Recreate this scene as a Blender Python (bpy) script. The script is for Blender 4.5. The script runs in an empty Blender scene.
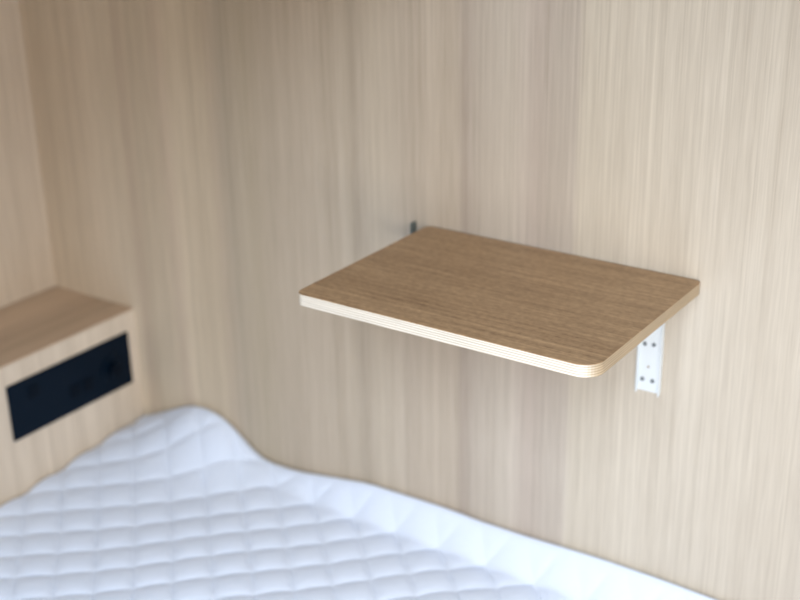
import bpy, bmesh, math, random
from mathutils import Matrix, Vector
random.seed(4)
S = bpy.context.scene
COL = S.collection

# ---------------------------------------------------------------- camera
cam_data = bpy.data.cameras.new('camera')
cam = bpy.data.objects.new('camera', cam_data); COL.objects.link(cam)
R2 = Vector((0.82406, 0.566207, -0.018289)); FW = Vector((-0.529879, 0.758966, -0.378416))
U2 = Vector((-0.200382, 0.321528, 0.925455))
m = Matrix.Identity(4)
for i in range(3):
    m[i][0], m[i][1], m[i][2] = R2[i], U2[i], -FW[i]
m.translation = (0.907674, -1.373267, 0.561295)
cam.matrix_world = m
cam_data.sensor_width = 36; cam_data.lens = 1250.18 / 800 * 36
cam_data.clip_start = 0.02
cam_data.dof.use_dof = True
cam_data.dof.focus_distance = 1.31
cam_data.dof.aperture_fstop = 3.2
S.camera = cam

# ---------------------------------------------------------------- light and exposure
w = bpy.data.worlds.new('world'); S.world = w; w.use_nodes = True
bg = w.node_tree.nodes['Background']
bg.inputs[0].default_value = (0.86, 0.93, 1.0, 1); bg.inputs[1].default_value = 0.03

def area(name, loc, target, sx, sy, power, color):
    d = bpy.data.lights.new(name, 'AREA'); d.shape = 'RECTANGLE'; d.size = sx; d.size_y = sy
    d.energy = power; d.color = color
    o = bpy.data.objects.new(name, d); COL.objects.link(o)
    o.location = loc
    o.rotation_euler = (Vector(target) - Vector(loc)).to_track_quat('-Z', 'Y').to_euler()
    return o
area('window_light', (0.9, -1.6, 1.15), (.25, 0, -.3), 0.9, 0.9, 47.5, (0.726, 0.853, 1.0))
fill = area('low_fill_light', (1.0, -1.4, 0.04), (.22, 0, -.18), 0.8, 0.7, 4.2, (1.0, 0.955, 0.89))  # low fill added to brighten the wall under the shelf
fill.data.spread = math.radians(95)

S.view_settings.view_transform = 'Standard'; S.view_settings.look = 'None'
S.view_settings.gamma = 1; S.view_settings.use_curve_mapping = False
S.view_settings.exposure = 0.16

# ---------------------------------------------------------------- materials
def new_mat(name):
    mt = bpy.data.materials.new(name); mt.use_nodes = True
    return mt, mt.node_tree, mt.node_tree.nodes['Principled BSDF']

def plain(name, color, rough=0.5, metal=0.0, spec=0.5):
    mt, nt, b = new_mat(name)
    b.inputs['Base Color'].default_value = (*color, 1)
    b.inputs['Roughness'].default_value = rough
    b.inputs['Metallic'].default_value = metal
    b.inputs['Specular IOR Level'].default_value = spec
    # faint surface mottling
    tc = nt.nodes.new('ShaderNodeTexCoord'); n = nt.nodes.new('ShaderNodeTexNoise')
    n.inputs['Scale'].default_value = 220; bp = nt.nodes.new('ShaderNodeBump')
    bp.inputs['Strength'].default_value = 0.03; bp.inputs['Distance'].default_value = 0.0005
    nt.links.new(tc.outputs['Object'], n.inputs['Vector'])
    nt.links.new(n.outputs['Fac'], bp.inputs['Height']); nt.links.new(bp.outputs['Normal'], b.inputs['Normal'])
    return mt

def wood(name, dark, light, across, along, rough=0.45, bands=None, fine=1.0, seed=0.0, broad=1.0, spec=0.3, fineamp=1.0, hatch=0.0):
    """laminate with straight grain. across/along: axis letters of the object coordinates"""
    mt, nt, b = new_mat(name)
    N = nt.nodes.new; L = nt.links.new
    tc = N('ShaderNodeTexCoord')
    def noise(sa, sl, detail, off):
        mp = N('ShaderNodeMapping'); sc = {'X': 0.0, 'Y': 0.0, 'Z': 0.0}
        sc[across] = sa; sc[along] = sl
        for k, a in enumerate('XYZ'):
            mp.inputs['Scale'].default_value[k] = sc[a]
            mp.inputs['Location'].default_value[k] = off + seed + k * 3.1
        L(tc.outputs['Object'], mp.inputs['Vector'])
        n = N('ShaderNodeTexNoise'); n.inputs['Scale'].default_value = 1.0
        n.inputs['Detail'].default_value = detail; n.inputs['Roughness'].default_value = 0.6
        L(mp.outputs[0], n.inputs['Vector'])
        return n.outputs['Fac']
    def mth(op, a, bb):
        n = N('ShaderNodeMath'); n.operation = op
        for i, v in enumerate((a, bb)):
            if isinstance(v, (int, float)): n.inputs[i].default_value = v
            else: L(v, n.inputs[i])
        return n.outputs[0]
    lines = noise(400 * fine, 1.6, 3, 1.7)
    hair = noise(620 * fine, 14.0, 2, 7.3)
    mid = noise(55, 0.7, 2, 4.1)
    big = noise(11, 0.35, 2, 9.9)
    v = mth('MULTIPLY', mth('SUBTRACT', lines, 0.5), 0.85 * fineamp)
    v = mth('ADD', v, mth('MULTIPLY', mth('SUBTRACT', hair, 0.5), 0.75 * fineamp))
    v = mth('ADD', v, mth('MULTIPLY', mth('SUBTRACT', mid, 0.5), 0.75 * broad))
    v = mth('ADD', v, mth('MULTIPLY', mth('SUBTRACT', big, 0.5), 0.7 * broad))
    if hatch:
        pores = noise(230, 150.0, 1, 2.2)
        v = mth('ADD', v, mth('MULTIPLY', mth('SUBTRACT', pores, 0.5), hatch))
    v = mth('ADD', v, 0.5)
    ramp = N('ShaderNodeValToRGB'); cr = ramp.color_ramp
    cr.elements[0].position = 0.0; cr.elements[0].color = (*dark, 1)
    cr.elements[1].position = 1.0; cr.elements[1].color = (*light, 1)
    L(v, ramp.inputs[0]); col = ramp.outputs[0]
    if bands:
        x0, x1, stops = bands
        sx = N('ShaderNodeSeparateXYZ'); L(tc.outputs['Object'], sx.inputs[0])
        # the stripes wander a little along the grain
        wv = noise(5, 1.3, 1, 5.5)
        xx = mth('ADD', sx.outputs[across], mth('MULTIPLY', mth('SUBTRACT', wv, 0.5), 0.006))
        xx = mth('DIVIDE', mth('SUBTRACT', xx, x0), x1 - x0)
        r2 = N('ShaderNodeValToRGB'); e = r2.color_ramp
        while len(e.elements) < len(stops): e.elements.new(0.5)
        for el, (x, c) in zip(e.elements, stops):
            el.position = (x - x0) / (x1 - x0)
            el.color = (c[0] * 0.8, c[1] * 0.8, c[2] * 0.8, 1)
        L(xx, r2.inputs[0])
        mx = N('ShaderNodeMix'); mx.data_type = 'RGBA'; mx.blend_type = 'MULTIPLY'
        mx.inputs[0].default_value = 1.0
        L(col, mx.inputs[6]); L(r2.outputs[0], mx.inputs[7]); col = mx.outputs[2]
    L(col, b.inputs['Base Color'])
    b.inputs['Roughness'].default_value = rough
    b.inputs['Specular IOR Level'].default_value = spec
    bp = N('ShaderNodeBump'); bp.inputs['Strength'].default_value = 0.12; bp.inputs['Distance'].default_value = 0.0006
    L(hair, bp.inputs['Height']); L(bp.outputs['Normal'], b.inputs['Normal'])
    return mt

def g(f, r=1.0, bl=1.0):
    return (f * r, f, f * bl)
# the veneer's stripes with painted-in light level and warmth, long wall (x in metres)
WB = [(-0.82, g(1.285, 1.066, 0.902)), (-0.747, g(1.297, 1.056, 0.902)), (-0.677, g(1.213, 1.066, 0.902)), (-0.628, g(1.237, 1.056, 0.902)), (-0.600, g(1.225, 1.056, 0.902)), (-0.588, g(1.044, 1.097, 0.902)),
      (-0.560, g(1.123, 1.056, 0.893)), (-0.515, g(1.101, 1.066, 0.893)), (-0.501, g(1.022, 1.097, 0.902)), (-0.475, g(1.136, 1.066, 0.883)), (-0.405, g(1.069, 1.066, 0.883)), (-0.397, g(0.959, 1.087, 0.893)),
      (-0.372, g(0.884, 1.051, 0.912)), (-0.325, g(0.848, 1.061, 0.883)), (-0.281, g(0.884, 1.061, 0.912)), (-0.205, g(0.903, 1.061, 0.922)), (-0.135, g(0.903, 1.051, 0.922)), (-0.125, g(0.848, 1.051, 0.931)),
      (-0.089, g(0.970, 1.040, 0.931)), (-0.038, g(0.893, 1.051, 0.941)), (0.011, g(0.950, 1.051, 0.941)), (0.045, g(0.912, 1.051, 0.941)), (0.056, g(0.826, 1.060, 0.980)), (0.075, g(0.931, 1.030, 0.980)),
      (0.125, g(0.970, 1.020, 0.980)), (0.164, g(0.880, 1.050, 1.000)), (0.195, g(0.960, 1.020, 1.000)), (0.221, g(0.960, 1.020, 1.000)), (0.2285, g(1.140, 1.000, 0.970)), (0.40, g(1.110, 1.000, 0.980)), (0.53, g(1.060, 1.010, 0.970)), (0.62, g(1.060))]
M = {}
DK, LT = (0.49, 0.415, 0.335), (0.80, 0.715, 0.61)
M['wall'] = wood('pale_wood_laminate_wall', DK, LT, 'X', 'Z', 0.42, (-0.82, 0.62, WB), broad=0.85, fineamp=1.0)
M['head'] = wood('pale_wood_laminate_headboard', (0.56, 0.45, 0.34), (0.88, 0.75, 0.60), 'Y', 'Z', 0.42, None, seed=3.3)
M['headtop'] = wood('brown_wood_laminate_ledge', (0.385, 0.28, 0.19), (0.74, 0.56, 0.405), 'X', 'Y', 0.42, None, seed=8.1)
M['top'] = wood('walnut_laminate', (0.225, 0.131, 0.065), (0.535, 0.357, 0.20), 'Y', 'X', 0.42, None, fine=0.45, seed=1.2, hatch=0.8, broad=0.9, fineamp=1.1)
M['metal'] = plain('white_painted_steel', (0.80, 0.845, 0.87), 0.35)
M['pin'] = plain('dark_steel', (0.17, 0.19, 0.18), 0.45, 0.4)
M['screw'] = plain('grey_steel', (0.24, 0.26, 0.27), 0.4, 0.5)
M['black'] = plain('black_glossy_plastic', (0.0025, 0.008, 0.017), 0.3, 0, 0.08)
M['black2'] = plain('black_matt_plastic', (0.0015, 0.005, 0.011), 0.45, 0, 0.08)
M['ceil'] = plain('matt_beige_board', (0.5, 0.42, 0.33), 0.8)
M['bedbase'] = wood('bed_platform_board', DK, LT, 'Z', 'X', 0.5, None, seed=5)

def ply_mat():
    mt, nt, b = new_mat('birch_plywood_edge')
    N = nt.nodes.new; L = nt.links.new
    tc = N('ShaderNodeTexCoord'); sx = N('ShaderNodeSeparateXYZ'); L(tc.outputs['Object'], sx.inputs[0])
    n = N('ShaderNodeTexNoise'); n.inputs['Scale'].default_value = 1
    mp = N('ShaderNodeMapping'); mp.inputs['Scale'].default_value = (22, 22, 700); L(tc.outputs['Object'], mp.inputs[0]); L(mp.outputs[0], n.inputs[0])
    # five plies: z from -0.015 to 0
    a = N('ShaderNodeMath'); a.operation = 'MULTIPLY'; a.inputs[1].default_value = 1 / 0.003; L(sx.outputs[2], a.inputs[0])
    f = N('ShaderNodeMath'); f.operation = 'FRACT'; L(a.outputs[0], f.inputs[0])
    r = N('ShaderNodeValToRGB'); e = r.color_ramp
    e.elements[0].position = 0.0; e.elements[0].color = (0.56, 0.43, 0.30, 1)
    e.elements[1].position = 0.28; e.elements[1].color = (0.92, 0.85, 0.74, 1)
    x = e.elements.new(0.75); x.color = (0.94, 0.88, 0.78, 1)
    x = e.elements.new(1.0); x.color = (0.62, 0.49, 0.35, 1)
    L(f.outputs[0], r.inputs[0])
    mx = N('ShaderNodeMix'); mx.data_type = 'RGBA'; mx.blend_type = 'MULTIPLY'; mx.inputs[0].default_value = 0.35
    # the two short edges are darker and tanner
    r3 = N('ShaderNodeValToRGB'); e3 = r3.color_ramp
    for pos, c in ((.28, (.62, .475, .31, 1)), (.75, (.66, .51, .34, 1))): e3.elements.new(pos).color = c
    e3.elements[0].color = (.38, .27, .16, 1); e3.elements[-1].color = (.42, .30, .18, 1)
    L(f.outputs[0], r3.inputs[0])
    sn = N('ShaderNodeSeparateXYZ'); L(tc.outputs['Normal'], sn.inputs[0])
    ab = N('ShaderNodeMath'); ab.operation = 'ABSOLUTE'; L(sn.outputs[0], ab.inputs[0])
    mr = N('ShaderNodeMapRange'); mr.interpolation_type = 'SMOOTHSTEP'; L(ab.outputs[0], mr.inputs[0])
    mr.inputs[1].default_value = 0.35; mr.inputs[2].default_value = 0.97
    me = N('ShaderNodeMix'); me.data_type = 'RGBA'; L(mr.outputs[0], me.inputs[0])
    L(r.outputs[0], me.inputs[6]); L(r3.outputs[0], me.inputs[7])
    L(me.outputs[2], mx.inputs[6]); L(n.outputs['Fac'], mx.inputs[7])
    L(mx.outputs[2], b.inputs['Base Color']); b.inputs['Roughness'].default_value = 0.5
    b.inputs['Specular IOR Level'].default_value = 0.3
    return mt
M['ply'] = ply_mat()

def cloth_mat():
    mt, nt, b = new_mat('white_quilted_cotton')
    N = nt.nodes.new; L = nt.links.new
    b.inputs['Base Color'].default_value = (0.74, 0.805, 0.935, 1)
    b.inputs['Roughness'].default_value = 0.85; b.inputs['Specular IOR Level'].default_value = 0.15
    b.inputs['Sheen Weight'].default_value = 0.15
    tc = N('ShaderNodeTexCoord'); n = N('ShaderNodeTexNoise'); n.inputs['Scale'].default_value = 900
    L(tc.outputs['Object'], n.inputs['Vector'])
    n2 = N('ShaderNodeTexNoise'); n2.inputs['Scale'].default_value = 70; n2.inputs['Detail'].default_value = 4
    L(tc.outputs['Object'], n2.inputs['Vector'])
    bp = N('ShaderNodeBump'); bp.inputs['Strength'].default_value = 0.15; bp.inputs['Distance'].default_value = 0.0005
    L(n.outputs['Fac'], bp.inputs['Height'])
    bp2 = N('ShaderNodeBump'); bp2.inputs['Strength'].default_value = 0.25; bp2.inputs['Distance'].default_value = 0.003
    L(n2.outputs['Fac'], bp2.inputs['Height']); L(bp.outputs['Normal'], bp2.inputs['Normal'])
    L(bp2.outputs['Normal'], b.inputs['Normal'])
    return mt
M['cloth'] = cloth_mat()

# ---------------------------------------------------------------- mesh helpers
def obj(name, bm, mat, parent=None, smooth=False):
    bmesh.ops.recalc_face_normals(bm, faces=bm.faces)
    me = bpy.data.meshes.new(name); bm.to_mesh(me); bm.free()
    me.materials.append(mat)
    if smooth:
        for p in me.polygons: p.use_smooth = True
    o = bpy.data.objects.new(name, me); COL.objects.link(o)
    if parent:
        o.parent = parent
        o.matrix_parent_inverse = Matrix.Translation(-parent.location)
    return o

def empty(name, loc, label, cat, group=None):
    o = bpy.data.objects.new(name, None); COL.objects.link(o); o.location = loc
    o.empty_display_size = 0.05
    o['label'] = label; o['category'] = cat
    if group: o['group'] = group
    return o

def box(bm, a, b, bev=0.0, seg=2):
    r = bmesh.ops.create_cube(bm, size=1.0)
    vs = r['verts']
    for v in vs:
        v.co = Vector([(a[i] + b[i]) / 2 + v.co[i] * (b[i] - a[i]) for i in range(3)])
    if bev:
        es = list({e for v in vs for e in v.link_edges})
        bmesh.ops.bevel(bm, geom=es, offset=bev, segments=seg, affect='EDGES', profile=0.5)
    return bm

def cyl(bm, c, axis, r, h, seg=24, r2=None):
    q = Vector(axis).to_track_quat('Z', 'Y').to_matrix().to_4x4()
    bmesh.ops.create_cone(bm, cap_ends=True, segments=seg, radius1=r, radius2=r if r2 is None else r2, depth=h,
                          matrix=Matrix.Translation(c) @ q)
    return bm

def struct(name, a, b, mat, bev=0.0):
    o = obj(name, box(bmesh.new(), a, b, bev), mat); o['kind'] = 'structure'; return o

def prism_outline(pts, z0, z1, bev=0.0, seg=2):
    bm = bmesh.new()
    lo = [bm.verts.new((x, y, z0)) for x, y in pts]; hi = [bm.verts.new((x, y, z1)) for x, y in pts]
    n = len(pts)
    bm.faces.new(hi); bm.faces.new(lo[::-1])
    for i in range(n): bm.faces.new((lo[i], lo[(i + 1) % n], hi[(i + 1) % n], hi[i]))
    if bev:
        es = [e for e in bm.edges if abs(e.verts[0].co.z - e.verts[1].co.z) < 1e-6]
        bmesh.ops.bevel(bm, geom=es, offset=bev, segments=seg, affect='EDGES', profile=0.5)
    return bm

def rounded_rect(x0, y0, x1, y1, rads, seg=10):
    # rads: (x0y0, x1y0, x1y1, x0y1)
    pts = []
    cs = [((x0, y0), (1, 1), 180), ((x1, y0), (-1, 1), 270), ((x1, y1), (-1, -1), 0), ((x0, y1), (1, -1), 90)]
    for ((cx, cy), (sx, sy), a0), r in zip(cs, rads):
        for k in range(seg + 1):
            a = math.radians(a0 + 90 * k / seg)
            pts.append((cx + sx * r + r * math.cos(a), cy + sy * r + r * math.sin(a)))
    return pts

# ---------------------------------------------------------------- the bunk shell
FLOOR = -0.95; CEIL = 0.80; XH = -0.81; XF = -0.6123; XE = 1.35; YO = -1.08
struct('wall_back', (XH - 0.03, 0.0, FLOOR), (XE + 0.03, 0.03, CEIL), M['wall'])
struct('wall_left', (XH - 0.03, YO, FLOOR), (XH, 0.0, CEIL), M['head'])
struct('wall_right', (XE, YO, FLOOR), (XE + 0.03, 0.0, CEIL), M['head'])
struct('ceiling', (XH - 0.03, YO, CEIL), (XE + 0.03, 0.03, CEIL + 0.03), M['ceil'])
struct('floor', (XH - 0.5, -3.2, FLOOR - 0.03), (XE + 1.6, 0.03, FLOOR), M['ceil'])

struct('shade_box_3', (XH, YO, 0.312), (-0.5505, 0.0, CEIL), M['head'])
struct('shade_box_1', (-0.55, YO, 0.354), (-0.30, 0.0, CEIL), M['head'])      # these boxes are added out of view to shade the wall's upper left
struct('shade_box_2', (-0.2995, YO, 0.425), (0.10, 0.0, CEIL), M['head'])
# ---------------------------------------------------------------- headboard box with ledge
ZT = -0.2594
hb = empty('headboard_box', (XH, -0.5, FLOOR), 'pale wood headboard box with flat ledge, at the left above the mattress', 'headboard')
obj('ledge_board', box(bmesh.new(), (XH + 0.001, YO + 0.02, ZT - 0.003), (XF, 0.0, ZT), 0.0006), M['headtop'], hb)
obj('front_panel', box(bmesh.new(), (XF - 0.018, YO + 0.02, FLOOR), (XF - 0.0003, 0.0, ZT - 0.003), 0.0004), M['head'], hb)

# control panel let into the headboard
cp = empty('control_panel', (XF, -0.151, -0.3917), 'black rectangular control panel with a round dial, on the front of the wooden headboard box', 'control panel')
PY0, PY1, PZ0, PZ1 = -0.2806, -0.0218, -0.3917, -0.2954
pl = bmesh.new(); box(pl, (XF - 0.001, PY0, PZ0), (XF + 0.0035, PY1, PZ1), 0.0012)
obj('face_plate', pl, M['black'], cp)
d = bmesh.new(); cyl(d, (XF + 0.0045, -0.066, -0.347), (1, 0, 0), 0.024, 0.002, 40)
dial = obj('dial_ring', d, M['black'], cp)
d = bmesh.new(); cyl(d, (XF + 0.010, -0.066, -0.347), (1, 0, 0), 0.0125, 0.010, 32, 0.011)
obj('dial_knob', d, M['black2'], dial)
for (y, z, hw, hh) in ((-0.150, -0.355, 0.011, 0.011), (-0.122, -0.355, 0.011, 0.011)):
    obj('switch_button', box(bmesh.new(), (XF + 0.0035, y - hw, z - hh), (XF + 0.0058, y + hw, z + hh), 0.0012), M['black2'], cp)
obj('socket', box(bmesh.new(), (XF + 0.0035, -0.243, -0.332), (XF + 0.0050, -0.221, -0.310), 0.001), M['black2'], cp)

# ---------------------------------------------------------------- bed
struct('bed_platform', (XF + 0.001, YO + 0.06, FLOOR), (XE - 0.002, -0.002, -0.645), M['bedbase'], 0.002)    # built-in platform under the mattress

HX = [(-0.62, -.468), (-0.577, -.451), (-0.526, -.426), (-0.489, -.409), (-0.454, -.4042), (-0.42, -.4095), (-0.3925, -.425), (-0.367, -.444), (-0.347, -.459),
      (-0.32, -.468), (-0.2577, -.4665), (-0.19, -.455), (-0.1155, -.443), (0.0154, -.4395), (0.07, -.4400), (0.088, -.4430), (0.10, -.4410), (0.154, -.4410), (0.28, -.4355), (0.37, -.4355), (0.46, -.4385), (2, -.4385)]
def edge_z(x):
    for (a, za), (b, zb) in zip(HX, HX[1:]):
        if x <= b:
            # catmull-free smooth interpolation: average of a few linear samples
            t = (x - a) / (b - a); return za + (zb - za) * t
    return HX[-1][1]
def edge_s(x):
    return sum(edge_z(x + d) * w for d, w in ((-.016, .2), (-.008, .2), (0, .2), (.008, .2), (.016, .2)))
def sstep(a, b, x):
    t = min(1, max(0, (x - a) / (b - a))); return t * t * (3 - 2 * t)
BASE = -0.490; CELL = 0.0565; QA = 0.0088
def wob(x, y, s):
    return math.sin(x * 7.1 + s) * math.cos(y * 6.3 + 1.7 * s) + 0.5 * math.sin(x * 15 + y * 11 + 2 * s)
def bed_z(x, y):
    e = edge_s(x) - BASE
    t = -y
    hw = 1 - sstep(-0.36, -0.22, x)                 # 1 at the raised corner, 0 along the flat edge
    fall_h = math.exp(-(t / 0.205) ** 2)
    fall_e = 1 - sstep(0.004, 0.048, t)
    ew = min(e, 0.040 * (1 - sstep(-0.58, -0.36, x))); en = e - ew                # broad swell and the sharper crest by the wall
    z = BASE + hw * (ew * fall_h + en * math.exp(-(t / 0.075) ** 2)) + (1 - hw) * e * fall_e
    z += 0.003 * wob(x, y, 0.6) * sstep(0.02, 0.15, t)
    # quilting: square cells stitched on the diagonal
    xx = x + 0.0018 * wob(x, y, 1.1); yy = y + 0.0018 * wob(y, x, 2.3)
    u = (xx + yy) / math.sqrt(2) / CELL; v = (xx - yy) / math.sqrt(2) / CELL
    q = (abs(math.sin(math.pi * u)) * abs(math.sin(math.pi * v)) ** 0.9) ** 0.38
    fade = sstep(0.010, 0.027, t)
    z += QA * (q * fade + 0.75 * (1 - fade))
    z -= QA * 0.75
    return z

X0, X1, Y0, Y1 = XF + 0.0015, XE - 0.004, YO + 0.07, -0.0025
def axis(a, b, mid, n, n2, cluster_lo=False, cluster_hi=False, r=0.010):
    v = [a + (mid - a) * i / n for i in range(n + 1)] + [mid + (b - mid) * i / n2 for i in range(n2 + 1)]
    ext = [r * k / 6 for k in range(1, 6)]
    if cluster_lo: v += [a + e for e in ext]
    if cluster_hi: v += [b - e for e in ext]
    return sorted(set(round(k, 6) for k in v))
xs = axis(X0, X1, 0.62, 380, 60, True, True); ys = axis(Y0, Y1, -0.60, 50, 200, True, True)
def roll(dist, r=0.010):
    if dist >= r: return 0.0
    k = 1 - dist / r
    return r * (1 - math.sqrt(max(0, 1 - k * k)))
def build_bed():
    top = bmesh.new()
    grid = []
    for x in xs:
        row = []
        for y in ys:
            dr = max(roll(Y1 - y), roll(x - X0), roll(X1 - x), roll(y - Y0))
            row.append(top.verts.new((x, y, bed_z(x, y) - dr)))
        grid.append(row)
    for i in range(len(xs) - 1):
        for j in range(len(ys) - 1):
            top.faces.new((grid[i][j], grid[i + 1][j], grid[i + 1][j + 1], grid[i][j + 1]))
    rim = [(i, 0) for i in range(len(xs))] + [(len(xs) - 1, j) for j in range(1, len(ys))] + \
          [(i, len(ys) - 1) for i in range(len(xs) - 2, -1, -1)] + [(0, j) for j in range(len(ys) - 2, 0, -1)]
    rc = [grid[i][j].co.copy() for i, j in rim]
    side = bmesh.new(); rings = []
    ring = [side.verts.new(c) for c in rc]; rings.append(ring)
    for z in (-0.53, -0.57, -0.61, -0.643):
        rings.append([side.verts.new((c.x, c.y, z)) for c in rc])
    n = len(rc)
    for a, b in zip(rings, rings[1:]):
        for k in range(n):
            side.faces.new((a[k], a[(k + 1) % n], b[(k + 1) % n], b[k]))
    side.faces.new(rings[-1][::-1])
    mt = empty('mattress', (0.35, -0.5, -0.643), 'white mattress with a diamond quilted cover, corner raised against the wooden wall', 'mattress')
    obj('side_border', side, M['cloth'], mt, True)
    obj('quilted_cover', top, M['cloth'], mt, True)
build_bed()

# ---------------------------------------------------------------- folding shelf
W, D, T = 0.400, 0.2956, 0.015
GAP = 0.0015
sh = empty('wall_shelf', (W / 2, -D / 2, -T), 'small brown wooden shelf board with pale plywood edge and rounded corners, fixed to the wall', 'shelf')
outline = rounded_rect(0, -D, W, -GAP, (0.012, 0.024, 0.010, 0.010))
core = obj('plywood_core', prism_outline(outline, -T, -0.0009, 0.0006), M['ply'], sh)
obj('laminate_top', prism_outline(outline, -0.0009, 0.0, 0.0003, 1), M['top'], sh)

# ---------------------------------------------------------------- brackets
def bracket(x, label, ear=False):
    b = empty('shelf_bracket', (x, 0, -0.168), label, 'bracket', None)
    w = 0.0325; h = 0.008; t = 0.0016
    z0, z1 = -0.168, -T - 0.0005
    bm = bmesh.new()
    box(bm, (x, -0.0022, z0 + 0.002), (x + w, -0.0002, z1), 0.0005)
    obj('wall_plate', bm, M['metal'], b)
    for s in (0, 1):
        fx = x + s * (w - t)
        bm = bmesh.new(); box(bm, (fx, -h, z0), (fx + t, -0.0022, z1), 0.0006)
        obj('side_flange', bm, M['metal'], b)
    for (u, z) in ((0.24, -0.100), (0.62, -0.099), (0.22, -0.150), (0.65, -0.150)):
        bm = bmesh.new(); cyl(bm, (x + u * w, -0.0030, z), (0, -1, 0), 0.0030, 0.0018, 16, 0.0024)
        obj('screw', bm, M['screw'], b)
    bm = bmesh.new(); cyl(bm, (x + 0.45 * w, -0.0026, -0.131), (0, -1, 0), 0.0016, 0.0010, 14)
    hl = obj('rivet', bm, M['rivet'], b)
    # arm folded out under the board
    bm = bmesh.new()
    box(bm, (x + 0.005, -D * 0.72, -T - 0.012), (x + w - 0.005, -0.0025, -T - 0.0002), 0.001)
    obj('support_arm', bm, M['metal'], b)
    if ear:
        bm = bmesh.new(); box(bm, (x - 0.003, -0.013, z1), (x, -0.0005, 0.0028), 0.001)
        obj('locking_tab', bm, M['pin'], b)
    return b
M['rivet'] = plain('brass_rivet', (0.45, 0.36, 0.28), 0.4, 0.3)
bracket(0.3228, 'white metal bracket with screws, on the wall under the right end of the brown shelf')
bracket(-0.020, 'bracket at the left end of the brown shelf, only its small dark tip showing', True)
